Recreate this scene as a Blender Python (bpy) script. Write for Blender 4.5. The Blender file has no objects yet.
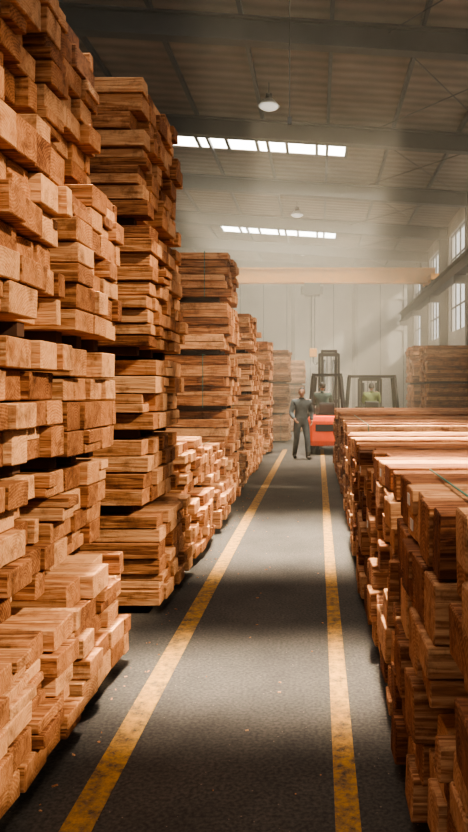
import bpy, bmesh, math, random
import numpy as np
from mathutils import Vector, Matrix, Euler
random.seed(7)
R = random.uniform
sc = bpy.context.scene
COL = sc.collection
try: sc.view_settings.look = 'AgX - Medium High Contrast'
except Exception: pass

# ------------------------------------------------------------------ materials
def newmat(name):
    m = bpy.data.materials.new(name); m.use_nodes = True
    nt = m.node_tree
    return m, nt, nt.nodes['Principled BSDF']
def simple(name, col, rough=0.6, metal=0.0, emit=None, estr=0, var=0.0, vscale=5.0):
    m, nt, b = newmat(name)
    b.inputs['Base Color'].default_value = (*col, 1)
    b.inputs['Roughness'].default_value = rough
    b.inputs['Metallic'].default_value = metal
    if emit:
        b.inputs['Emission Color'].default_value = (*emit, 1)
        b.inputs['Emission Strength'].default_value = estr
    if var > 0:
        tc = nt.nodes.new('ShaderNodeTexCoord')
        n = nt.nodes.new('ShaderNodeTexNoise'); n.inputs['Scale'].default_value = vscale
        n.inputs['Detail'].default_value = 6
        r = nt.nodes.new('ShaderNodeValToRGB')
        r.color_ramp.elements[0].position = 0.3; r.color_ramp.elements[1].position = 0.7
        r.color_ramp.elements[0].color = (*[c*(1-var) for c in col], 1)
        r.color_ramp.elements[1].color = (*[min(1, c*(1+var)) for c in col], 1)
        nt.links.new(tc.outputs['Object'], n.inputs['Vector'])
        nt.links.new(n.outputs['Fac'], r.inputs['Fac'])
        nt.links.new(r.outputs['Color'], b.inputs['Base Color'])
    return m

def wood(name, c_dark, c_mid, c_light):
    m, nt, b = newmat(name)
    N = nt.nodes.new; L = nt.links.new
    tc = N('ShaderNodeTexCoord'); at = N('ShaderNodeAttribute'); at.attribute_name = 'rnd'
    sc_ = N('ShaderNodeVectorMath'); sc_.operation = 'SCALE'; sc_.inputs[0].default_value = (37, 53, 91)
    L(at.outputs['Fac'], sc_.inputs['Scale'])
    add = N('ShaderNodeVectorMath'); add.operation = 'ADD'
    L(tc.outputs['Object'], add.inputs[0]); L(sc_.outputs[0], add.inputs[1])
    # long grain
    mp = N('ShaderNodeMapping'); mp.inputs['Scale'].default_value = (2.0, 30, 30)
    L(add.outputs[0], mp.inputs['Vector'])
    n1 = N('ShaderNodeTexNoise'); n1.inputs['Scale'].default_value = 1.6; n1.inputs['Detail'].default_value = 6
    n1.inputs['Distortion'].default_value = 0.6
    L(mp.outputs[0], n1.inputs['Vector'])
    # end grain growth rings about each board's own pith
    ct = N('ShaderNodeAttribute'); ct.attribute_name = 'ctr'
    sub = N('ShaderNodeVectorMath'); sub.operation = 'SUBTRACT'
    L(tc.outputs['Object'], sub.inputs[0]); L(ct.outputs['Vector'], sub.inputs[1])
    mp2 = N('ShaderNodeMapping'); mp2.inputs['Scale'].default_value = (0.0, 1, 1)
    L(sub.outputs[0], mp2.inputs['Vector'])
    w = N('ShaderNodeTexWave'); w.wave_type = 'RINGS'; w.rings_direction = 'X'
    w.inputs['Scale'].default_value = 22; w.inputs['Distortion'].default_value = 3
    w.inputs['Detail'].default_value = 3; w.inputs['Detail Scale'].default_value = 1.5
    L(mp2.outputs[0], w.inputs['Vector'])
    n2 = N('ShaderNodeTexNoise'); n2.inputs['Scale'].default_value = 15; n2.inputs['Detail'].default_value = 10
    n2.inputs['Roughness'].default_value = 0.85; n2.inputs['Distortion'].default_value = .8
    L(add.outputs[0], n2.inputs['Vector'])
    mixe = N('ShaderNodeMix'); mixe.inputs[0].default_value = 0.9
    L(w.outputs['Fac'], mixe.inputs[2]); L(n2.outputs['Fac'], mixe.inputs[3])
    ge = N('ShaderNodeNewGeometry'); sx = N('ShaderNodeSeparateXYZ'); L(ge.outputs['Normal'], sx.inputs[0])
    ab = N('ShaderNodeMath'); ab.operation = 'ABSOLUTE'; L(sx.outputs[0], ab.inputs[0])
    gt = N('ShaderNodeMath'); gt.operation = 'GREATER_THAN'; gt.inputs[1].default_value = 0.6; L(ab.outputs[0], gt.inputs[0])
    mixg = N('ShaderNodeMix'); L(gt.outputs[0], mixg.inputs[0]); L(n1.outputs['Fac'], mixg.inputs[2]); L(mixe.outputs[0], mixg.inputs[3])
    mm = N('ShaderNodeMath'); mm.operation = 'MULTIPLY_ADD'; mm.inputs[1].default_value = 2.1; mm.inputs[2].default_value = -0.92
    L(mixg.outputs[0], mm.inputs[0])
    wn = N('ShaderNodeTexWhiteNoise'); wn.noise_dimensions = '1D'; L(at.outputs['Fac'], wn.inputs['W'])
    m2 = N('ShaderNodeMath'); m2.operation = 'MULTIPLY_ADD'; m2.inputs[1].default_value = 0.85
    L(wn.outputs['Value'], m2.inputs[0]); L(mm.outputs[0], m2.inputs[2])
    ramp = N('ShaderNodeValToRGB'); cr = ramp.color_ramp
    cr.elements[0].position = 0.0; cr.elements[0].color = (*c_dark, 1)
    cr.elements[1].position = 1.0; cr.elements[1].color = (*c_light, 1)
    e = cr.elements.new(0.5); e.color = (*c_mid, 1)
    L(m2.outputs[0], ramp.inputs['Fac'])
    n3 = N('ShaderNodeTexNoise'); n3.inputs['Scale'].default_value = 7; n3.inputs['Detail'].default_value = 9
    n3.inputs['Roughness'].default_value = .75
    L(add.outputs[0], n3.inputs['Vector'])
    r3 = N('ShaderNodeValToRGB'); r3.color_ramp.elements[0].position = 0.34; r3.color_ramp.elements[0].color = (.32, .27, .24, 1)
    r3.color_ramp.elements[1].position = 0.5; r3.color_ramp.elements[1].color = (1, 1, 1, 1)
    L(n3.outputs['Fac'], r3.inputs['Fac'])
    mul = N('ShaderNodeMix'); mul.data_type = 'RGBA'; mul.blend_type = 'MULTIPLY'; mul.inputs[0].default_value = 0.8
    L(ramp.outputs['Color'], mul.inputs[6]); L(r3.outputs['Color'], mul.inputs[7])
    L(mul.outputs[2], b.inputs['Base Color'])
    b.inputs['Roughness'].default_value = 0.85
    b.inputs['Specular IOR Level'].default_value = 0.2
    bp = N('ShaderNodeBump'); bp.inputs['Strength'].default_value = 0.8; bp.inputs['Distance'].default_value = 0.012
    L(mixg.outputs[0], bp.inputs['Height']); L(bp.outputs[0], b.inputs['Normal'])
    return m

M_wood = wood('sawn_lumber', (.12, .040, .016), (.39, .168, .072), (.62, .34, .175))
M_wood2 = wood('timber_beam_wood', (.075, .023, .010), (.25, .098, .043), (.54, .285, .145))
M_bearer = simple('bearer_wood', (.06, .026, .013), .9, var=.3)
M_strap = simple('green_strap', (.02, .13, .10), .4)
M_label = simple('paper_label', (.6, .58, .52), .7)
M_steel = simple('painted_steel', (.045, .047, .048), .5, .1, var=.25, vscale=1.5)
M_steel2 = simple('window_steel', (.05, .053, .056), .5)
M_galv = simple('galvanised_pipe', (.2, .2, .19), .5, .5)
M_lampsh = simple('lamp_enamel', (.5, .5, .48), .4)
M_crane = simple('crane_yellow', (.62, .25, .008), .5, var=.15)
M_black = simple('black_rubber', (.015, .015, .016), .8)
M_dark = simple('dark_metal', (.014, .014, .016), .45, .3)
M_red = simple('forklift_red', (.85, .08, .012), .4, var=.1)
M_org = simple('forklift_yellow_green', (.30, .32, .05), .4, var=.1)
M_sky = simple('skylight_glass', (.8, .8, .8), .5, emit=(1.0, .94, .82), estr=11)
M_lens = simple('lamp_glass', (.8, .8, .78), .3, emit=(1, .93, .8), estr=.6)

def roof_mat():
    m, nt, b = newmat('corrugated_roof')
    N = nt.nodes.new; L = nt.links.new
    tc = N('ShaderNodeTexCoord')
    n = N('ShaderNodeTexNoise'); n.inputs['Scale'].default_value = .8; n.inputs['Detail'].default_value = 7
    L(tc.outputs['Object'], n.inputs['Vector'])
    r = N('ShaderNodeValToRGB'); r.color_ramp.elements[0].position = .3; r.color_ramp.elements[1].position = .75
    r.color_ramp.elements[0].color = (.155, .125, .10, 1); r.color_ramp.elements[1].color = (.28, .23, .185, 1)
    L(n.outputs['Fac'], r.inputs['Fac'])
    w = N('ShaderNodeTexWave'); w.bands_direction = 'Y'; w.inputs['Scale'].default_value = .7
    L(tc.outputs['Object'], w.inputs['Vector'])
    mx = N('ShaderNodeMix'); mx.data_type = 'RGBA'; mx.blend_type = 'MULTIPLY'; mx.inputs[0].default_value = .3
    L(r.outputs['Color'], mx.inputs[6]); L(w.outputs['Color'], mx.inputs[7])
    L(mx.outputs[2], b.inputs['Base Color']); b.inputs['Roughness'].default_value = .8
    bp = N('ShaderNodeBump'); bp.inputs['Strength'].default_value = .5; bp.inputs['Distance'].default_value = .04
    L(w.outputs['Fac'], bp.inputs['Height']); L(bp.outputs[0], b.inputs['Normal'])
    return m
M_roof = roof_mat()

def floor_mat(name, yellow=False):
    m, nt, b = newmat(name)
    N = nt.nodes.new; L = nt.links.new
    tc = N('ShaderNodeTexCoord')
    n = N('ShaderNodeTexNoise'); n.inputs['Scale'].default_value = 1.3; n.inputs['Detail'].default_value = 10; n.inputs['Roughness'].default_value = .65
    L(tc.outputs['Object'], n.inputs['Vector'])
    r = N('ShaderNodeValToRGB'); r.color_ramp.elements[0].position = .3; r.color_ramp.elements[1].position = .72
    r.color_ramp.elements[0].color = (.036, .031, .027, 1); r.color_ramp.elements[1].color = (.078, .068, .058, 1)
    L(n.outputs['Fac'], r.inputs['Fac'])
    n2 = N('ShaderNodeTexNoise'); n2.inputs['Scale'].default_value = 55; n2.inputs['Detail'].default_value = 6
    L(tc.outputs['Object'], n2.inputs['Vector'])
    r2 = N('ShaderNodeValToRGB'); r2.color_ramp.elements[0].position = .35; r2.color_ramp.elements[0].color = (.6, .6, .6, 1)
    r2.color_ramp.elements[1].position = .66; r2.color_ramp.elements[1].color = (1.35, 1.32, 1.28, 1)
    L(n2.outputs['Fac'], r2.inputs['Fac'])
    mx = N('ShaderNodeMix'); mx.data_type = 'RGBA'; mx.blend_type = 'MULTIPLY'; mx.inputs[0].default_value = 1
    L(r.outputs['Color'], mx.inputs[6]); L(r2.outputs['Color'], mx.inputs[7])
    v = N('ShaderNodeTexVoronoi'); v.inputs['Scale'].default_value = 16; L(tc.outputs['Object'], v.inputs['Vector'])
    lt = N('ShaderNodeMath'); lt.operation = 'LESS_THAN'; lt.inputs[1].default_value = .06; L(v.outputs['Distance'], lt.inputs[0])
    vm = N('ShaderNodeMix'); vm.data_type = 'RGBA'; L(lt.outputs[0], vm.inputs[0])
    L(mx.outputs[2], vm.inputs[6]); vm.inputs[7].default_value = (.20, .15, .11, 1)
    out = vm.outputs[2]
    if yellow:
        n3 = N('ShaderNodeTexNoise'); n3.inputs['Scale'].default_value = 14; n3.inputs['Detail'].default_value = 10; n3.inputs['Roughness'].default_value = .8
        L(tc.outputs['Object'], n3.inputs['Vector'])
        r3 = N('ShaderNodeValToRGB'); r3.color_ramp.elements[0].position = .36; r3.color_ramp.elements[0].color = (0, 0, 0, 1)
        r3.color_ramp.elements[1].position = .60; r3.color_ramp.elements[1].color = (1, 1, 1, 1)
        L(n3.outputs['Fac'], r3.inputs['Fac'])
        y = N('ShaderNodeMix'); y.data_type = 'RGBA'; L(r3.outputs['Color'], y.inputs[0])
        L(out, y.inputs[6]); y.inputs[7].default_value = (.44, .22, .045, 1)
        out = y.outputs[2]
    L(out, b.inputs['Base Color'])
    b.inputs['Roughness'].default_value = .8
    b.inputs['Specular IOR Level'].default_value = .3
    bp = N('ShaderNodeBump'); bp.inputs['Strength'].default_value = .5; bp.inputs['Distance'].default_value = .005
    L(n2.outputs['Fac'], bp.inputs['Height']); L(bp.outputs[0], b.inputs['Normal'])
    return m
M_floor = floor_mat('worn_asphalt_floor'); M_line = floor_mat('worn_yellow_paint', True)

def wall_mat():
    m, nt, b = newmat('grey_wall_panels')
    N = nt.nodes.new; L = nt.links.new
    tc = N('ShaderNodeTexCoord')
    n = N('ShaderNodeTexNoise'); n.inputs['Scale'].default_value = .5; n.inputs['Detail'].default_value = 8
    L(tc.outputs['Object'], n.inputs['Vector'])
    r = N('ShaderNodeValToRGB'); r.color_ramp.elements[0].position = .3; r.color_ramp.elements[1].position = .7
    r.color_ramp.elements[0].color = (.42, .40, .36, 1); r.color_ramp.elements[1].color = (.66, .63, .57, 1)
    L(n.outputs['Fac'], r.inputs['Fac']); L(r.outputs['Color'], b.inputs['Base Color'])
    b.inputs['Roughness'].default_value = .85
    return m
M_wall = wall_mat()

# ------------------------------------------------------------------ mesh builder
class MB:
    def __init__(s): s.bm = bmesh.new(); s.mats = []
    def mi(s, m):
        if m not in s.mats: s.mats.append(m)
        return s.mats.index(m)
    def _set(s, vs, m, smooth=False):
        i = s.mi(m); fs = set()
        for v in vs:
            for f in v.link_faces: fs.add(f)
        for f in fs: f.material_index = i; f.smooth = smooth
    def box(s, c, size, m, rot=None, bev=0):
        r = bmesh.ops.create_cube(s.bm, size=1)
        M = Matrix.Translation(c) @ (Euler(rot).to_matrix().to_4x4() if rot else Matrix()) @ Matrix.Diagonal((*size, 1))
        bmesh.ops.transform(s.bm, matrix=M, verts=r['verts'])
        vs = r['verts']
        if bev:
            es = list({e for v in vs for e in v.link_edges})
            rr = bmesh.ops.bevel(s.bm, geom=es, offset=bev, segments=2, affect='EDGES', profile=.6)
            vs = list(rr['verts'])
        s._set(vs, m)
    def box2(s, a, b, m, bev=0):
        s.box([(a[i]+b[i])/2 for i in range(3)], [abs(b[i]-a[i]) for i in range(3)], m, bev=bev)
    def cyl(s, p0, p1, r, m, seg=14, r2=None):
        p0 = Vector(p0); p1 = Vector(p1); d = p1-p0
        q = bmesh.ops.create_cone(s.bm, cap_ends=True, segments=seg, radius1=r, radius2=r if r2 is None else r2, depth=d.length)
        M = Matrix.Translation((p0+p1)/2) @ d.to_track_quat('Z', 'Y').to_matrix().to_4x4()
        bmesh.ops.transform(s.bm, matrix=M, verts=q['verts'])
        s._set(q['verts'], m, seg > 8)
    def bar(s, p0, p1, w, h, m):
        p0 = Vector(p0); p1 = Vector(p1); d = p1-p0
        r = bmesh.ops.create_cube(s.bm, size=1)
        M = Matrix.Translation((p0+p1)/2) @ d.to_track_quat('Y', 'Z').to_matrix().to_4x4() @ Matrix.Diagonal((w, d.length, h, 1))
        bmesh.ops.transform(s.bm, matrix=M, verts=r['verts'])
        s._set(r['verts'], m)
    def sph(s, c, sc_, m, seg=16):
        q = bmesh.ops.create_uvsphere(s.bm, u_segments=seg, v_segments=max(8, seg*3//4), radius=1)
        bmesh.ops.transform(s.bm, matrix=Matrix.Translation(c) @ Matrix.Diagonal((*sc_, 1)), verts=q['verts'])
        s._set(q['verts'], m, True)
    def obj(s, name, parent=None):
        me = bpy.data.meshes.new(name); s.bm.to_mesh(me); s.bm.free()
        for m in s.mats: me.materials.append(m)
        o = bpy.data.objects.new(name, me); COL.objects.link(o)
        if parent: o.parent = parent
        return o
def empty(name, loc, rz=0):
    e = bpy.data.objects.new(name, None); e.location = loc; e.rotation_euler = (0, 0, rz)
    e.empty_display_size = .3; COL.objects.link(e); return e

# ------------------------------------------------------------------ lumber stacks
def chamfer_template():
    vs = []; idx = {}
    for sx in (-1, 1):
        for sy in (-1, 1):
            for sz in (-1, 1):
                for ax in range(3):
                    idx[(sx, sy, sz, ax)] = len(vs)
                    mask = [1, 1, 1]; mask[ax] = 0
                    vs.append(((sx, sy, sz), mask))
    F = []
    def q(*k): F.append([idx[x] for x in k])
    for s in (-1, 1):
        q((s,-1,-1,0),(s,1,-1,0),(s,1,1,0),(s,-1,1,0))
        q((-1,s,-1,1),(1,s,-1,1),(1,s,1,1),(-1,s,1,1))
        q((-1,-1,s,2),(1,-1,s,2),(1,1,s,2),(-1,1,s,2))
    for a in (-1, 1):
        for b in (-1, 1):
            q((a,b,-1,0),(a,b,1,0),(a,b,1,1),(a,b,-1,1))
            q((a,-1,b,0),(a,1,b,0),(a,1,b,2),(a,-1,b,2))
            q((-1,a,b,1),(1,a,b,1),(1,a,b,2),(-1,a,b,2))
            for c in (-1, 1): q((a,b,c,0),(a,b,c,1),(a,b,c,2))
    S = np.array([v[0] for v in vs], float); K = np.array([v[1] for v in vs], float)
    P = S*1.0 - S*K*.2
    out = []
    for f in F:
        p = P[f]; n = np.cross(p[1]-p[0], p[2]-p[0]); c = p.mean(0)
        out.append(f if np.dot(n, c) > 0 else f[::-1])
    return S, K, out
TS, TK, TF = chamfer_template()

def stack(name, face, side, length, y0, y1, bundles, lh=(.105, .135), bw=(.14, .28), stag=.036, bev=.005,
          mat=None, straps=.25, labels=0, seed=0, gapj=.006, miss=.12, out=.05, bear=.065):
    """side=-1: lumber runs away to -x, ends face +x.  bundles: (z0,z1,dx)"""
    rng = random.Random(seed); U = rng.uniform
    boards = []; extra = []
    for (z0, z1, dx) in bundles:
        for k in range(3):
            yy = y0 + (y1-y0)*(.12+.38*k)
            extra.append((face+dx+side*.12, yy-.04, z0, face+dx+side*(length-.2), yy+.04, z0+bear, 3))
        z = z0+bear
        fm = face+dx
        n = max(1, round((z1-z)/U(*lh)))
        hs = [U(.85, 1.15) for _ in range(n)]; k_ = (z1-z)/sum(hs)
        for li, h in enumerate(hs):
            h *= k_
            ls = U(-stag, stag)*.6
            y = y0+U(-.03, .03)
            top = (li == n-1)
            while y < y1-.03:
                w = min(U(*bw), y1+U(-.02, .03)-y)
                if w < .05: break
                st = ls+U(-stag, stag)
                q = rng.random()
                if q < .12: st += side*U(.02, .10)
                elif q > .94: st -= side*U(.02, out)
                hh = h-U(.003, .012)
                L = length+U(-.15, .1)
                xa = fm+st; xb = fm+side*L
                if not (top and rng.random() < miss):
                    if h > .1 and rng.random() < .12:
                        hm = hh*U(.4, .6)
                        boards.append((min(xa, xb), y+gapj, z+.001, max(xa, xb), y+w-gapj, z+hm-.002, xa))
                        xa2 = xa+U(-.03, .03)
                        boards.append((min(xa2, xb), y+gapj, z+hm, max(xa2, xb), y+w-gapj, z+hh, xa2))
                    else:
                        boards.append((min(xa, xb), y+gapj, z+.001, max(xa, xb), y+w-gapj*U(.3, 1.5), z+hh, xa))
                y += w
            z += h
        if rng.random() < straps:
            xs = fm+side*U(.15, .4)
            extra.append((xs-.005, y0-.05, z0+.04, xs+.005, y0-.045, z1+.01, 1))
            extra.append((xs-.005, y0-.05, z1+.001, xs+.005, y1+.05, z1+.005, 1))
    V = []; F = []; MI = []; RN = []; CT = []
    off = 0
    for b in boards:
        lo = np.array(b[:3]); hi = np.array(b[3:6]); c = (lo+hi)/2; h = (hi-lo)/2
        P = c + TS*h - TS*TK*bev
        a = U(-.025, .025)
        P[:, 2] += a*(P[:, 1]-c[1])*.5
        fx = np.where(np.sign(TS[:, 0]) == -side, 1.0, 0.0)
        P[:, 0] += fx*(U(-.05, .05)*(P[:, 1]-c[1])+U(-.04, .04)*(P[:, 2]-c[2]))
        V.append(P); F += [[i+off for i in f] for f in TF]; off += 24
        MI += [0]*26; RN += [U(0, 1)]*26; CT += [0, c[1]+U(-.12, .12), c[2]-U(-.05, .2)]*26
    def xt(lo, hi, mi_, bv):
        nonlocal off
        lo = np.array(lo); hi = np.array(hi); c = (lo+hi)/2; h = (hi-lo)/2
        V.append(c+TS*h-TS*TK*bv); F.extend([[i+off for i in f] for f in TF]); off += 24
        MI.extend([mi_]*26); RN.extend([U(0, 1)]*26); CT.extend([0, c[1], c[2]]*26)
    for e in extra: xt((min(e[0], e[3]), e[1], e[2]), (max(e[0], e[3]), e[4], e[5]), e[6], .001)
    if labels:
        cand = [b for b in boards if (b[4]-b[1]) > .1 and (b[5]-b[2]) > .08]
        for b in rng.sample(cand, min(labels, len(cand))):
            xa = b[6]; cy = (b[1]+b[4])/2; cz = (b[2]+b[5])/2
            xt((xa-.004, cy-.03, cz-.022), (xa+.004, cy+.03, cz+.022), 2, .0003)
    me = bpy.data.meshes.new(name)
    me.from_pydata(np.vstack(V).tolist(), [], F)
    for m in (mat or M_wood, M_strap, M_label, M_bearer): me.materials.append(m)
    me.polygons.foreach_set('material_index', MI)
    a = me.attributes.new('rnd', 'FLOAT', 'FACE'); a.data.foreach_set('value', RN)
    a = me.attributes.new('ctr', 'FLOAT_VECTOR', 'FACE'); a.data.foreach_set('vector', CT)
    me.update()
    o = bpy.data.objects.new(name, me); COL.objects.link(o)
    return o

LS = 'lumber_stack'
big = dict(lh=(.115, .14), bw=(.15, .30))
stack(LS, -1.27, -1, 3.2, 1.75, 3.48, [(0,.62,.07),(.63,1.30,-.08),(1.31,1.93,-.02),(1.95,3.0,.0),(3.01,4.45,-.12)], seed=1, straps=0, **big)
stack(LS, -1.27, -1, 3.2, 3.58, 4.38, [(0,.70,.06),(.71,1.28,-.08),(1.29,1.92,.0),(1.94,2.85,.03),(2.86,3.78,-.13)], seed=2, **big)
stack(LS, -1.27, -1, 3.4, 5.30, 6.50, [(0,.75,.06),(.76,1.32,-.04),(1.33,1.95,.0),(1.97,2.95,-.01),(2.96,4.08,-.03)], seed=3, straps=.15)
stack(LS, -1.22, -1, 3.0, 6.75, 8.0, [(0,.6,.02),(.61,1.18,-.08)], seed=4)
stack(LS, -1.22, -1, 3.0, 8.25, 9.55, [(0,.5,.04),(.51,1.0,-.06)], seed=5)
stack(LS, -1.27, -1, 3.4, 9.9, 11.3, [(0,.7,.03),(.71,1.4,-.03),(1.41,2.2,0),(2.21,2.95,-.02),(2.96,3.65,-.03)], seed=6)
stack(LS, -1.25, -1, 3.0, 11.6, 12.9, [(0,.6,.0),(.61,1.15,-.05)], seed=7, bev=.004)
stack(LS, -1.27, -1, 3.4, 13.4, 14.8, [(0,.8,.0),(.81,1.6,-.03),(1.61,2.4,0),(2.41,3.2,-.02)], seed=8, bev=.004)
stack(LS, -1.30, -1, 3.2, 15.2, 16.6, [(0,.8,.0),(.81,1.5,-.03),(1.51,2.3,0)], seed=9, bev=.004)
stack(LS, -1.27, -1, 3.4, 18.4, 19.8, [(0,.9,.0),(.91,1.9,-.03),(1.91,3.0,0)], seed=10, bev=.004)
stack(LS, -.95, -1, 3.4, 22.5, 24.2, [(0,.9,.0),(.91,1.9,-.03),(1.91,3.0,0)], seed=11, bev=.004)
stack(LS, -.55, -1, 3.4, 28, 30, [(0,.9,.0),(.91,1.9,-.03),(1.91,2.9,0)], seed=12, bev=.004)
RS = 'timber_beam_stack'
kw = dict(mat=M_wood2, out=.03, gapj=.008, straps=.3)
stack(RS, .385, 1, 3.6, .95, 2.14, [(0,.66,.01),(.67,1.37,.0)], seed=21, labels=4, lh=(.17, .22), bw=(.17, .28), stag=.03, bev=.006, **kw)
stack(RS, .375, 1, 3.7, 2.2, 3.36, [(0,.62,.0),(.63,1.31,.0)], seed=22, labels=3, lh=(.16, .20), bw=(.16, .26), stag=.03, **kw)
stack(RS, .37, 1, 3.6, 3.5, 5.2, [(0,.6,.0),(.61,1.28,.01)], seed=23, labels=3, lh=(.14, .18), bw=(.15, .25), stag=.028, **kw)
stack(RS, .36, 1, 3.8, 5.45, 8.1, [(0,.6,.0),(.61,1.22,.01)], seed=24, labels=2, lh=(.13, .17), stag=.025, **kw)
stack(RS, .37, 1, 3.7, 8.4, 11.6, [(0,.6,.0),(.61,1.28,.0)], seed=25, lh=(.13, .17), stag=.025, **kw)
stack(RS, .37, 1, 3.9, 12.0, 16.0, [(0,.6,.0),(.61,1.30,.0)], seed=26, lh=(.13, .17), stag=.025, **kw)
stack(LS, 3.4, 1, 1.6, 21.8, 23.4, [(0,.9,.0),(.91,1.9,.03),(1.91,3.1,0)], seed=31, bev=.004)
stack(LS, 3.4, 1, 1.6, 25.0, 27.0, [(0,.9,.0),(.91,1.9,.03),(1.91,3.3,0)], seed=32, bev=.004)

# ------------------------------------------------------------------ room shell
XL, XR, YB, YF = -12.0, 6.0, -7.0, 45.0
SL = -.065
def RZ(x): return 9.75+SL*x
b = MB(); b.box2((XL-.3, YB, -.2), (XR+.3, YF+.3, 0), M_floor); b.obj('floor')
for (xc, w) in ((-.935, .125), (.118, .10)):
    b = MB(); b.box2((xc-w/2, -3, 0), (xc+w/2, 20.0, .003), M_line); b.obj('yellow_lane_line')

sky_rows = [(-3.2, -1.3), (3.4, 5.2), (9.6, 11.5), (22.1, 24.0), (35.2, 37.0)]
SX0, SX1 = -5.0, .95
b = MB()
def roofpiece(xa, xb, ya, yb):
    za, zb = RZ(xa), RZ(xb)
    vs = [b.bm.verts.new(p) for p in ((xa, ya, za), (xb, ya, zb), (xb, yb, zb), (xa, yb, za), (xa, ya, za+.12), (xb, ya, zb+.12), (xb, yb, zb+.12), (xa, yb, za+.12))]
    i = b.mi(M_roof)
    for f in ((3, 2, 1, 0), (4, 5, 6, 7), (0, 1, 5, 4), (1, 2, 6, 5), (2, 3, 7, 6), (3, 0, 4, 7)):
        b.bm.faces.new([vs[k] for k in f]).material_index = i
ys = YB
for (a, c) in sky_rows:
    roofpiece(XL-.3, XR+.3, ys, a); roofpiece(XL-.3, SX0, a, c); roofpiece(SX1, XR+.3, a, c); ys = c
roofpiece(XL-.3, XR+.3, ys, YF+.3)
b.obj('ceiling')
for (a, c) in sky_rows:
    b = MB(); n = 6; w = (SX1-SX0)/n
    for i in range(n):
        xa = SX0+i*w; xb = xa+w
        p = [(xa, a, RZ(xa)+.03), (xa, c, RZ(xa)+.03), (xb, c, RZ(xb)+.03), (xb, a, RZ(xb)+.03)]
        f = b.bm.faces.new([b.bm.verts.new(q) for q in p]); f.material_index = b.mi(M_sky)
    for i in range(n+1):
        xa = SX0+i*w
        b.box2((xa-.05, a, RZ(xa)-.06), (xa+.05, c, RZ(xa)+.04), M_steel2)
    b.bar((SX0, a+.45, RZ(SX0)), (SX1, a+.45, RZ(SX1)), .04, .05, M_steel2)
    b.obj('skylight_window')
raf_y = [15+5.8*k for k in range(-3, 6)]
for yy in raf_y:
    b = MB()
    for (dz, w, h) in ((-.10, .30, .05), (-.60, .30, .05), (-.35, .06, .46)):
        b.bar((XL, yy, RZ(XL)+dz-.1), (XR, yy, RZ(XR)+dz-.1), w, h, M_steel)
    b.obj('roof_beam')
b = MB()
xx = XL+.6
while xx < XR:
    b.box2((xx-.045, YB, RZ(xx)-.15), (xx+.045, YF, RZ(xx)-.01), M_steel); xx += 1.95
b.obj('roof_purlins')
b = MB()
for k, yy in enumerate(raf_y[:-1]):
    xa = 1.5
    b.cyl((xa, yy, RZ(xa)-.3), (xa+3.9, yy+5.8, RZ(xa+3.9)-.3), .014, M_steel, 6)
    b.cyl((xa+3.9, yy, RZ(xa+3.9)-.3), (xa, yy+5.8, RZ(xa)-.3), .014, M_steel, 6)
b.obj('roof_cross_bracing')

b = MB()
b.box2((XL, YF, 0), (XR+.3, YF+.25, 10.6), M_wall)
for x in np.arange(XL+1, XR, 1.5): b.box2((x-.025, YF-.03, 0), (x+.025, YF, 9.3), M_steel2)
for x in (-5.5, -1.6, 2.3): b.box2((x-.12, YF-.2, 0), (x+.12, YF, 9.6), M_steel)
for z in (3.2, 5.6, 7.6): b.box2((XL, YF-.06, z-.06), (XR, YF, z+.06), M_wall)
b.obj('wall_back')
b = MB(); b.box2((XL-.25, YB, 0), (XL, YF+.25, 10.7), M_wall); b.obj('wall_left')
b = MB()
b.box2((XL, YB-.25, 0), (-7, YB, 10.7), M_wall); b.box2((5.2, YB-.25, 0), (XR+.3, YB, 10), M_wall)
b.box2((-7, YB-.25, 6.5), (5.2, YB, 10.6), M_wall); b.obj('wall_rear')
WZ0, WZ1 = 4.3, 8.7
b = MB()
b.box2((XR, YB, 0), (XR+.25, YF+.25, WZ0), M_wall); b.box2((XR, YB, WZ1), (XR+.25, YF+.25, 9.6), M_wall)
for yy in raf_y: b.box2((XR, yy-.35, WZ0), (XR+.25, yy+.35, WZ1), M_wall)
b.obj('wall_right')
b = MB()
for yy in raf_y:
    for (dx, w, d) in ((-.04, .04, .28), (-.36, .04, .28), (-.2, .32, .05)):
        b.box2((XR+dx-w/2, yy-d/2, 0), (XR+dx+w/2, yy+d/2, 9.2), M_steel)
b.obj('steel_wall_columns')
wn = 1
edges = [YB]+raf_y+[YF]
for i in range(len(edges)-1):
    a = edges[i]+.35; c = edges[i+1]-.35
    if c-a < 1: continue
    b = MB(); k = int((c-a)/.85)
    for j in range(k+1):
        y = a+(c-a)*j/k; b.box2((XR+.08, y-.03, WZ0), (XR+.14, y+.03, WZ1), M_steel2)
    for j in range(5):
        z = WZ0+(WZ1-WZ0)*j/4; b.box2((XR+.08, a, z-.03), (XR+.14, c, z+.03), M_steel2)
    b.obj('window_%d' % wn); wn += 1
b = MB(); y0_ = 19.0
b.box2((XR-.85, y0_, 6.55), (XR-.45, YF-.1, 6.6), M_steel); b.box2((XR-.68, y0_, 6.1), (XR-.62, YF-.1, 6.55), M_steel)
b.box2((XR-.85, y0_, 6.05), (XR-.45, YF-.1, 6.1), M_steel)
for yy in raf_y:
    if yy > y0_: b.box2((XR-.85, yy-.12, 5.75), (XR-.3, yy+.12, 6.05), M_steel)
b.obj('crane_runway_beam')
cr = empty('overhead_crane', (0, 33.0, 0))
b = MB(); b.box2((-10.5, -.2, 6.75), (5.5, .2, 7.4), M_crane, bev=.01); b.box2((-10.5, -.27, 7.36), (5.5, .27, 7.43), M_crane); b.box2((-10.5, -.27, 6.72), (5.5, .27, 6.79), M_crane)
b.obj('bridge_girder', cr)
b = MB(); b.box2((5.12, -1.2, 6.74), (5.5, 1.2, 7.0), M_crane, bev=.02)
for s in (-.9, .9): b.cyl((5.2, s, 6.74), (5.5, s, 6.74), .12, M_dark, 14)
b.obj('end_truck', cr)
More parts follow.
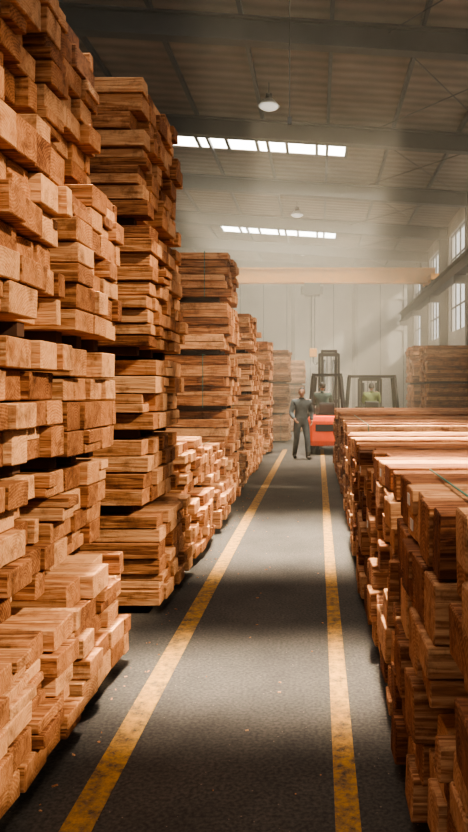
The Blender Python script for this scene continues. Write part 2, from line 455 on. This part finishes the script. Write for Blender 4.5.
b = MB(); b.box2((-.65, -.35, 6.15), (.1, .35, 6.7), M_dark, bev=.03); b.cyl((-.8, 0, 6.4), (.25, 0, 6.4), .2, M_steel, 16)
b.cyl((-.3, 0, 3.6), (-.3, 0, 6.2), .025, M_dark, 6); b.cyl((-.15, 0, 3.6), (-.15, 0, 6.2), .025, M_dark, 6)
b.box2((-.4, -.12, 3.25), (-.05, .12, 3.65), M_crane, bev=.03); b.cyl((-.22, 0, 3.0), (-.22, 0, 3.25), .04, M_dark, 8)
b.cyl((-.22, 0, 3.0), (-.10, 0, 2.88), .035, M_dark, 8); b.cyl((-.10, 0, 2.88), (-.02, 0, 3.0), .03, M_dark, 8)
b.obj('hoist', cr)
for (x, y) in ((-1.3, 18.5), (-.9, 30.0), (-.8, 38.5)):
    e = empty('high_bay_lamp', (x, y, 9.22))
    b = MB(); b.cyl((0, 0, -.02), (0, 0, .16), .29, M_lampsh, 24, .12); b.cyl((0, 0, .16), (0, 0, .30), .09, M_dark, 16)
    b.cyl((0, 0, .30), (0, 0, RZ(x)-9.22-.01), .012, M_dark, 8); b.obj('shade', e)
    b = MB(); b.sph((0, 0, -.02), (.25, .25, .10), M_lens); b.obj('lens', e)
b = MB(); b.cyl((-.55, 13.6, RZ(-.5)-.01), (-.55, 13.6, 7.0), .012, M_dark, 6); b.box2((-.59, 13.57, 6.85), (-.51, 13.63, 7.0), M_dark); b.obj('power_cord')

# ------------------------------------------------------------------ floor debris
b = MB()
for i in range(120):
    if R(0, 1) < .65: x = -1.15+abs(random.gauss(0, .07))
    else: x = R(-.85, .05)
    y = R(1.5, 12); s = R(.003, .011)
    b.box((x, y, .004), (s*R(1, 2.5), s, .004), M_wood, rot=(0, 0, R(0, 3)))
b.obj('wood_chips')

# ------------------------------------------------------------------ people
M_skin = simple('skin', (.42, .22, .14), .55)
M_hair = simple('dark_hair', (.02, .015, .012), .7)
M_navy = simple('blue_grey_workwear', (.075, .09, .095), .85, var=.3, vscale=9)
M_trous = simple('dark_work_trousers', (.05, .06, .065), .85, var=.3, vscale=9)
M_green = simple('dark_green_workwear', (.05, .08, .065), .85, var=.25, vscale=9)
M_olive = simple('olive_workwear', (.16, .21, .07), .85, var=.25, vscale=9)
M_boot = simple('leather_boot', (.02, .014, .01), .6)
M_eye = simple('eye', (.02, .02, .02), .3)
M_lip = simple('lip', (.3, .11, .09), .5)
def skinmesh(name, verts, edges, radii, root=0, sub=2):
    me = bpy.data.meshes.new(name); me.from_pydata(verts, edges, [])
    o = bpy.data.objects.new(name, me); COL.objects.link(o)
    md = o.modifiers.new('s', 'SKIN'); md.use_smooth_shade = True
    for i, r in enumerate(radii):
        me.skin_vertices[0].data[i].radius = r if isinstance(r, tuple) else (r, r)
    me.skin_vertices[0].data[root].use_root = True
    m2 = o.modifiers.new('u', 'SUBSURF'); m2.levels = sub; m2.render_levels = sub
    dg = bpy.context.evaluated_depsgraph_get()
    nm = bpy.data.meshes.new_from_object(o.evaluated_get(dg))
    bpy.data.objects.remove(o); bpy.data.meshes.remove(me)
    nm.name = name
    for p in nm.polygons: p.use_smooth = True
    return nm
def person(name, loc, rz, J, top, bot, headturn=0, parent=None):
    """J: joints dict, local frame facing -y."""
    E = empty(name, loc, rz)
    keys = ['pelvis', 'waist', 'chest', 'upchest', 'neck', 'neck2', 'shL', 'elL', 'wrL', 'shR', 'elR', 'wrR',
            'hiL', 'thL', 'knL', 'cfL', 'anL', 'heL', 'toL', 'hiR', 'thR', 'knR', 'cfR', 'anR', 'heR', 'toR']
    for s in 'LR':
        h = Vector(J['hi'+s]); k = Vector(J['kn'+s]); a = Vector(J['an'+s])
        J['th'+s] = tuple(h.lerp(k, .45)); J['cf'+s] = tuple(k.lerp(a, .35))
        J['he'+s] = (a.x, a.y+.02, a.z-.045)
    rad = dict(pelvis=(.175, .14), waist=(.165, .13), chest=(.19, .14), upchest=(.165, .12), neck=.065, neck2=.055,
               sh=.092, el=.062, wr=.042, hi=.115, th=.098, kn=.076, cf=.074, an=.06, he=.055, to=.046)
    g = lambda k: rad[k] if k in rad else rad[k[:2]]
    ix = {k: i for i, k in enumerate(keys)}
    ed = [('pelvis', 'waist'), ('waist', 'chest'), ('chest', 'upchest'), ('upchest', 'neck'), ('neck', 'neck2')]
    for s in 'LR':
        ed += [('upchest', 'sh'+s), ('sh'+s, 'el'+s), ('el'+s, 'wr'+s), ('pelvis', 'hi'+s), ('hi'+s, 'th'+s), ('th'+s, 'kn'+s),
               ('kn'+s, 'cf'+s), ('cf'+s, 'an'+s), ('an'+s, 'he'+s), ('he'+s, 'to'+s)]
    me = skinmesh('body', [J[k] for k in keys], [(ix[a], ix[c]) for a, c in ed], [g(k) for k in keys])
    for m in (top, bot, M_skin, M_boot): me.materials.append(m)
    nz = J['neck'][2]; pv = Vector(J['pelvis'])
    legs = [Vector(J[k]) for k in keys if k[:2] in ('hi', 'th', 'kn', 'cf', 'an', 'he', 'to')]
    feet = [Vector(J[k]) for k in ('anL', 'heL', 'toL', 'anR', 'heR', 'toR')]
    upp = [Vector(J[k]) for k in ('waist', 'chest', 'upchest', 'shL', 'shR', 'elL', 'elR', 'wrL', 'wrR')]
    upp += [Vector(J['el'+s]).lerp(Vector(J['wr'+s]), t) for s in 'LR' for t in (.25, .5, .75)]
    for p in me.polygons:
        c = p.center
        dl = min((c-v).length for v in legs+[pv]); du = min((c-v).length for v in upp)
        df = min((c-v).length for v in feet)
        if c.z > nz-.005: p.material_index = 2
        elif df < .10: p.material_index = 3
        elif dl < du: p.material_index = 1
        else: p.material_index = 0
    o = bpy.data.objects.new('body', me); COL.objects.link(o); o.parent = E
    for s, sg in (('L', 1), ('R', -1)):
        w = Vector(J['wr'+s]); d = (w-Vector(J['el'+s])).normalized()
        fwd = Vector((0, -1, 0)); side = d.cross(fwd)
        if side.length < .2: side = d.cross(Vector((0, 0, 1)))
        side.normalize(); acr = side.cross(d).normalized()
        inn = side if side.dot(Vector((-sg, 0, 0))) > 0 else -side
        V = [w-d*.02, w+d*.01]; Ee = [(0, 1)]; Rr = [.028, .026]
        for fi, (t, ln) in enumerate(((.033, .075), (.011, .085), (-.011, .08), (-.032, .062))):
            base = len(V)
            V += [w+d*.045+acr*t*.8, w+d*.09+acr*t, w+d*(.09+ln*.45)+acr*t+inn*.008, w+d*(.09+ln*.8)+acr*t+inn*.028, w+d*(.09+ln*.93)+acr*t+inn*.045]
            Ee += [(1, base), (base, base+1), (base+1, base+2), (base+2, base+3), (base+3, base+4)]
            Rr += [.015, .0115, .0095, .0085, .007]
        base = len(V)
        V += [w+d*.03+acr*.03+inn*.006, w+d*.06+acr*.055+inn*.015, w+d*.09+acr*.06+inn*.028]
        Ee += [(1, base), (base, base+1), (base+1, base+2)]; Rr += [.014, .011, .009]
        hm = skinmesh('hand_'+s, [tuple(v) for v in V], Ee, Rr, root=1, sub=1); hm.materials.append(M_skin)
        ho = bpy.data.objects.new('hand_'+s, hm); COL.objects.link(ho); ho.parent = E
    hc = Vector(J['neck2'])+Vector((0, -.018, .105))
    b = MB(); b.sph((0, 0, 0), (.076, .095, .118), M_skin, 24)
    for v in b.bm.verts:
        if v.co.z < -.02:
            t = (-.02-v.co.z)/.1; v.co.x *= 1-.28*t
            if v.co.y > 0: v.co.y *= 1-.35*t
    b.cyl((0, -.085, .012), (0, -.114, -.026), .008, M_skin, 10, .016)
    for sx in (-1, 1):
        b.sph((sx*.029, -.083, .008), (.013, .010, .008), M_eye, 10)
        b.sph((sx*.077, .008, -.005), (.010, .020, .032), M_skin, 10)
        b.bar((sx*.016, -.093, .026), (sx*.044, -.083, .026), .008, .007, M_hair)
    b.sph((0, -.089, -.052), (.023, .008, .007), M_lip, 10)
    ho = b.obj('head', E); ho.location = hc; ho.rotation_euler = (0, 0, headturn)
    b = MB(); b.sph((0, .012, .022), (.083, .098, .108), M_hair, 24)
    rm = [v for v in b.bm.verts if (v.co.y < -.045 and v.co.z < .062) or v.co.z < -.05]
    bmesh.ops.delete(b.bm, geom=rm, context='VERTS')
    ho = b.obj('hair', E); ho.location = hc; ho.rotation_euler = (0, 0, headturn)
    b = MB(); nb = Vector(J['neck']); b.cyl(nb+Vector((0, .005, -.03)), nb+Vector((0, 0, .035)), .082, top, 20, .066); b.obj('collar', E)
    return E
walk = dict(pelvis=(0, 0, .94), waist=(0, 0, 1.09), chest=(0, -.015, 1.25), upchest=(0, -.02, 1.38), neck=(0, -.03, 1.475), neck2=(0, -.045, 1.535),
    shL=(.19, -.03, 1.40), elL=(.27, .06, 1.14), wrL=(.24, -.10, .95),
    shR=(-.19, -.01, 1.40), elR=(-.27, -.03, 1.13), wrR=(-.22, -.20, 1.0),
    hiL=(.10, 0, .89), knL=(.12, -.15, .50), anL=(.13, -.18, .10), toL=(.15, -.35, .05),
    hiR=(-.10, 0, .89), knR=(-.12, .0, .48), anR=(-.13, .20, .12), toR=(-.14, .04, .05))
person('warehouse_worker', (-.41, 17.2, 0), math.radians(14), walk, M_navy, M_trous, headturn=-.3)

# ------------------------------------------------------------------ forklifts (local: front = -y)
def forklift(name, loc, rz, paint, mast_h=2.7, W=1.1, mw=.60):
    E = empty(name, loc, rz); h = W/2
    b = MB()
    b.box2((-h+.12, -.75, .22), (h-.12, .55, .48), M_dark, bev=.02)
    b.box2((-h+.02, -.62, .42), (h-.02, .1, .62), paint, bev=.05)
    b.box2((-h+.05, -.78, .30), (h-.05, -.58, 1.0), paint, bev=.05)
    b.box2((-h+.02, .0, .40), (h-.02, .75, .98), paint, bev=.07)
    b.box2((-h, .62, .22), (h, 1.12, 1.02), paint, bev=.14)
    b.box2((-h*.55, 1.115, .62), (h*.55, 1.13, .80), M_dark)
    for sx in (-1, 1):
        b.box2((sx*h-.13*sx, -.95, .55), (sx*h, -.40, .64), paint, bev=.02)
        b.cyl((sx*(h-.17), -.78, .88), (sx*(h-.17), -.82, .88), .07, M_lens, 14)
    b.obj('chassis', E)
    b = MB()
    for sx in (-1, 1):
        b.cyl((sx*(h-.22), -.66, .30), (sx*(h+.01), -.66, .30), .30, M_black, 28); b.cyl((sx*(h-.05), -.66, .30), (sx*(h+.02), -.66, .30), .15, paint, 18)
        b.cyl((sx*(h-.20), .72, .24), (sx*(h+.01), .72, .24), .24, M_black, 28); b.cyl((sx*(h-.05), .72, .24), (sx*(h+.02), .72, .24), .12, paint, 18)
    b.obj('wheels', E)
    b = MB()
    for sx in (-1, 1):
        b.bar((sx*(h-.04), -.66, .95), (sx*(h-.14), -.38, 2.08), .08, .08, M_dark)
        b.bar((sx*(h-.04), .72, .95), (sx*(h-.14), .62, 2.08), .08, .08, M_dark)
        b.bar((sx*(h-.14), -.42, 2.1), (sx*(h-.14), .66, 2.1), .08, .09, M_dark)
    for k in range(7):
        y = -.40+k*.17; b.bar((-h+.14, y, 2.11), (h-.14, y, 2.11), .04, .06, M_dark)
    b.obj('overhead_guard', E)
    b = MB(); b.box2((-.24, .12, .98), (.24, .58, 1.10), M_black, bev=.04); b.box((0, .60, 1.22), (.42, .10, .28), M_black, rot=(-.15, 0, 0), bev=.04)
    b.obj('seat', E)
    b = MB(); b.cyl((0, -.60, .95), (0, -.34, 1.22), .03, M_dark, 10)
    c = Vector((0, -.33, 1.23)); ax = Vector((0, .69, .72)).normalized(); u = Vector((1, 0, 0)); v = ax.cross(u)
    pts = [c+(u*math.cos(t)+v*math.sin(t))*.17 for t in [k*math.tau/18 for k in range(18)]]
    for k in range(18): b.cyl(pts[k], pts[(k+1) % 18], .014, M_black, 8)
    for k in (0, 6, 12): b.cyl(c, pts[k], .01, M_black, 6)
    b.obj('steering_wheel', E)
    b = MB()
    for sx in (-1, 1):
        for (xo, yo, z1) in ((mw/2, -.98, mast_h*.96), (mw/2-.08, -1.03, mast_h)):
            b.box2((sx*xo-.012, yo-.06, .10), (sx*xo+.012, yo+.06, z1), M_dark)
            b.box2((sx*xo-.035, yo-.07, .10), (sx*xo+.035, yo-.05, z1), M_dark); b.box2((sx*xo-.035, yo+.05, .10), (sx*xo+.035, yo+.07, z1), M_dark)
        b.cyl((sx*(mw/2-.15), -1.0, .15), (sx*(mw/2-.15), -1.0, mast_h*.9), .035, M_steel, 12)
        b.cyl((sx*.06, -1.04, .6), (sx*.06, -1.04, mast_h-.1), .014, M_galv, 6)
        b.bar((sx*(mw/2), -.78, .55), (sx*(mw/2), -.96, .9), .06, .06, M_dark)
    for z in (.25, mast_h*.48, mast_h*.95): b.box2((-mw/2, -1.03, z-.05), (mw/2, -.95, z+.05), M_dark)
    b.box2((-mw/2+.05, -1.10, mast_h-.08), (mw/2-.05, -1.02, mast_h), M_dark)
    b.obj('mast', E)
    b = MB()
    for z in (.16, .52): b.box2((-.46, -1.16, z-.04), (.46, -1.10, z+.04), M_dark)
    for x in np.linspace(-.42, .42, 7): b.box2((x-.012, -1.15, .5), (x+.012, -1.12, 1.15), M_dark)
    b.box2((-.46, -1.16, 1.12), (.46, -1.11, 1.17), M_dark)
    for sx in (-1, 1):
        b.box2((sx*.28-.05, -1.21, .06), (sx*.28+.05, -1.16, .62), M_steel); b.box2((sx*.28-.05, -2.1, .05), (sx*.28+.05, -1.18, .09), M_steel, bev=.008)
    b.obj('carriage_forks', E)
    return E
def drv():
    return dict(pelvis=(0, .38, 1.16), waist=(0, .40, 1.29), chest=(0, .39, 1.44), upchest=(0, .37, 1.55), neck=(0, .355, 1.64), neck2=(0, .345, 1.69),
    shL=(.185, .36, 1.57), elL=(.24, .16, 1.34), wrL=(.15, -.18, 1.28), shR=(-.185, .36, 1.57), elR=(-.24, .16, 1.34), wrR=(-.15, -.18, 1.28),
    hiL=(.10, .34, 1.15), knL=(.15, -.06, 1.16), anL=(.15, -.26, .76), toL=(.16, -.42, .71),
    hiR=(-.10, .34, 1.15), knR=(-.15, -.06, 1.16), anR=(-.15, -.26, .76), toR=(-.16, -.42, .71))
FL1 = (.27, 19.4, 0); A1 = math.radians(177)
forklift('forklift', FL1, A1, M_red, mast_h=2.87, W=1.0, mw=.56)
person('forklift_driver', (.14, 19.4, 0), A1, drv(), M_green, M_navy)
FL2 = (1.62, 21.4, 0); A2 = math.radians(178)
forklift('forklift', FL2, A2, M_org, mast_h=2.15, W=1.62, mw=.7)
person('forklift_driver', FL2, A2, drv(), M_olive, M_navy)

# ------------------------------------------------------------------ haze
def haze(name, y0, y1, dens):
    m = bpy.data.materials.new('dusty_air'); m.use_nodes = True; nt = m.node_tree; nt.nodes.clear()
    o_ = nt.nodes.new('ShaderNodeOutputMaterial'); vs = nt.nodes.new('ShaderNodeVolumeScatter')
    vs.inputs['Density'].default_value = dens; vs.inputs['Anisotropy'].default_value = .1; vs.inputs['Color'].default_value = (1, .90, .73, 1)
    nt.links.new(vs.outputs[0], o_.inputs['Volume'])
    b = MB(); b.box2((XL+.1, y0, .05), (XR-.02, y1, 9.2), m); b.obj(name)
haze('dust_haze', 6.0, 17.98, .0045)
haze('dust_haze', 18.0, YF-.3, .024)

# ------------------------------------------------------------------ light
w = bpy.data.worlds.new('World'); sc.world = w; w.use_nodes = True
w.node_tree.nodes['Background'].inputs[0].default_value = (1.0, .93, .82, 1)
w.node_tree.nodes['Background'].inputs[1].default_value = 1.3
s = bpy.data.lights.new('sun', 'SUN'); s.energy = 8.2; s.angle = math.radians(4); s.color = (1, .81, .57)
so = bpy.data.objects.new('sun', s); COL.objects.link(so)
el = math.radians(35); az = math.radians(20)
d = Vector((-math.cos(el)*math.cos(az), math.cos(el)*math.sin(az), -math.sin(el)))
so.rotation_euler = d.to_track_quat('-Z', 'Y').to_euler()
for (yy, sy, p, sp, sxx) in ((4.15, .7, 95, 9, 3.2), (8.1, 2.8, 360, 9, 3.2), (18.5, 6, 420, 40, 4), (30, 10, 2000, 100, 8)):  # added area lamps below the roof: floor light bands and far haze fill
    l = bpy.data.lights.new('added_roof_light', 'AREA'); l.shape = 'RECTANGLE'; l.size = sxx; l.size_y = sy; l.energy = p
    l.spread = math.radians(sp); l.color = (1, .88, .69)
    lo = bpy.data.objects.new('added_roof_light', l); lo.location = (.2, yy, 9.05 if yy > 15 else 9.35); COL.objects.link(lo)
    if yy > 25: lo.location = (-1.5, yy, 9.15)

# ------------------------------------------------------------------ camera
cam = bpy.data.cameras.new('camera'); cam.sensor_fit = 'HORIZONTAL'; cam.sensor_width = 36
cam.lens = 700/468*36; cam.shift_x = -84/468; cam.shift_y = -26/468; cam.clip_end = 200
co = bpy.data.objects.new('camera', cam); co.location = (0, 0, 1.7); co.rotation_euler = (math.radians(90), 0, 0)
COL.objects.link(co); sc.camera = co
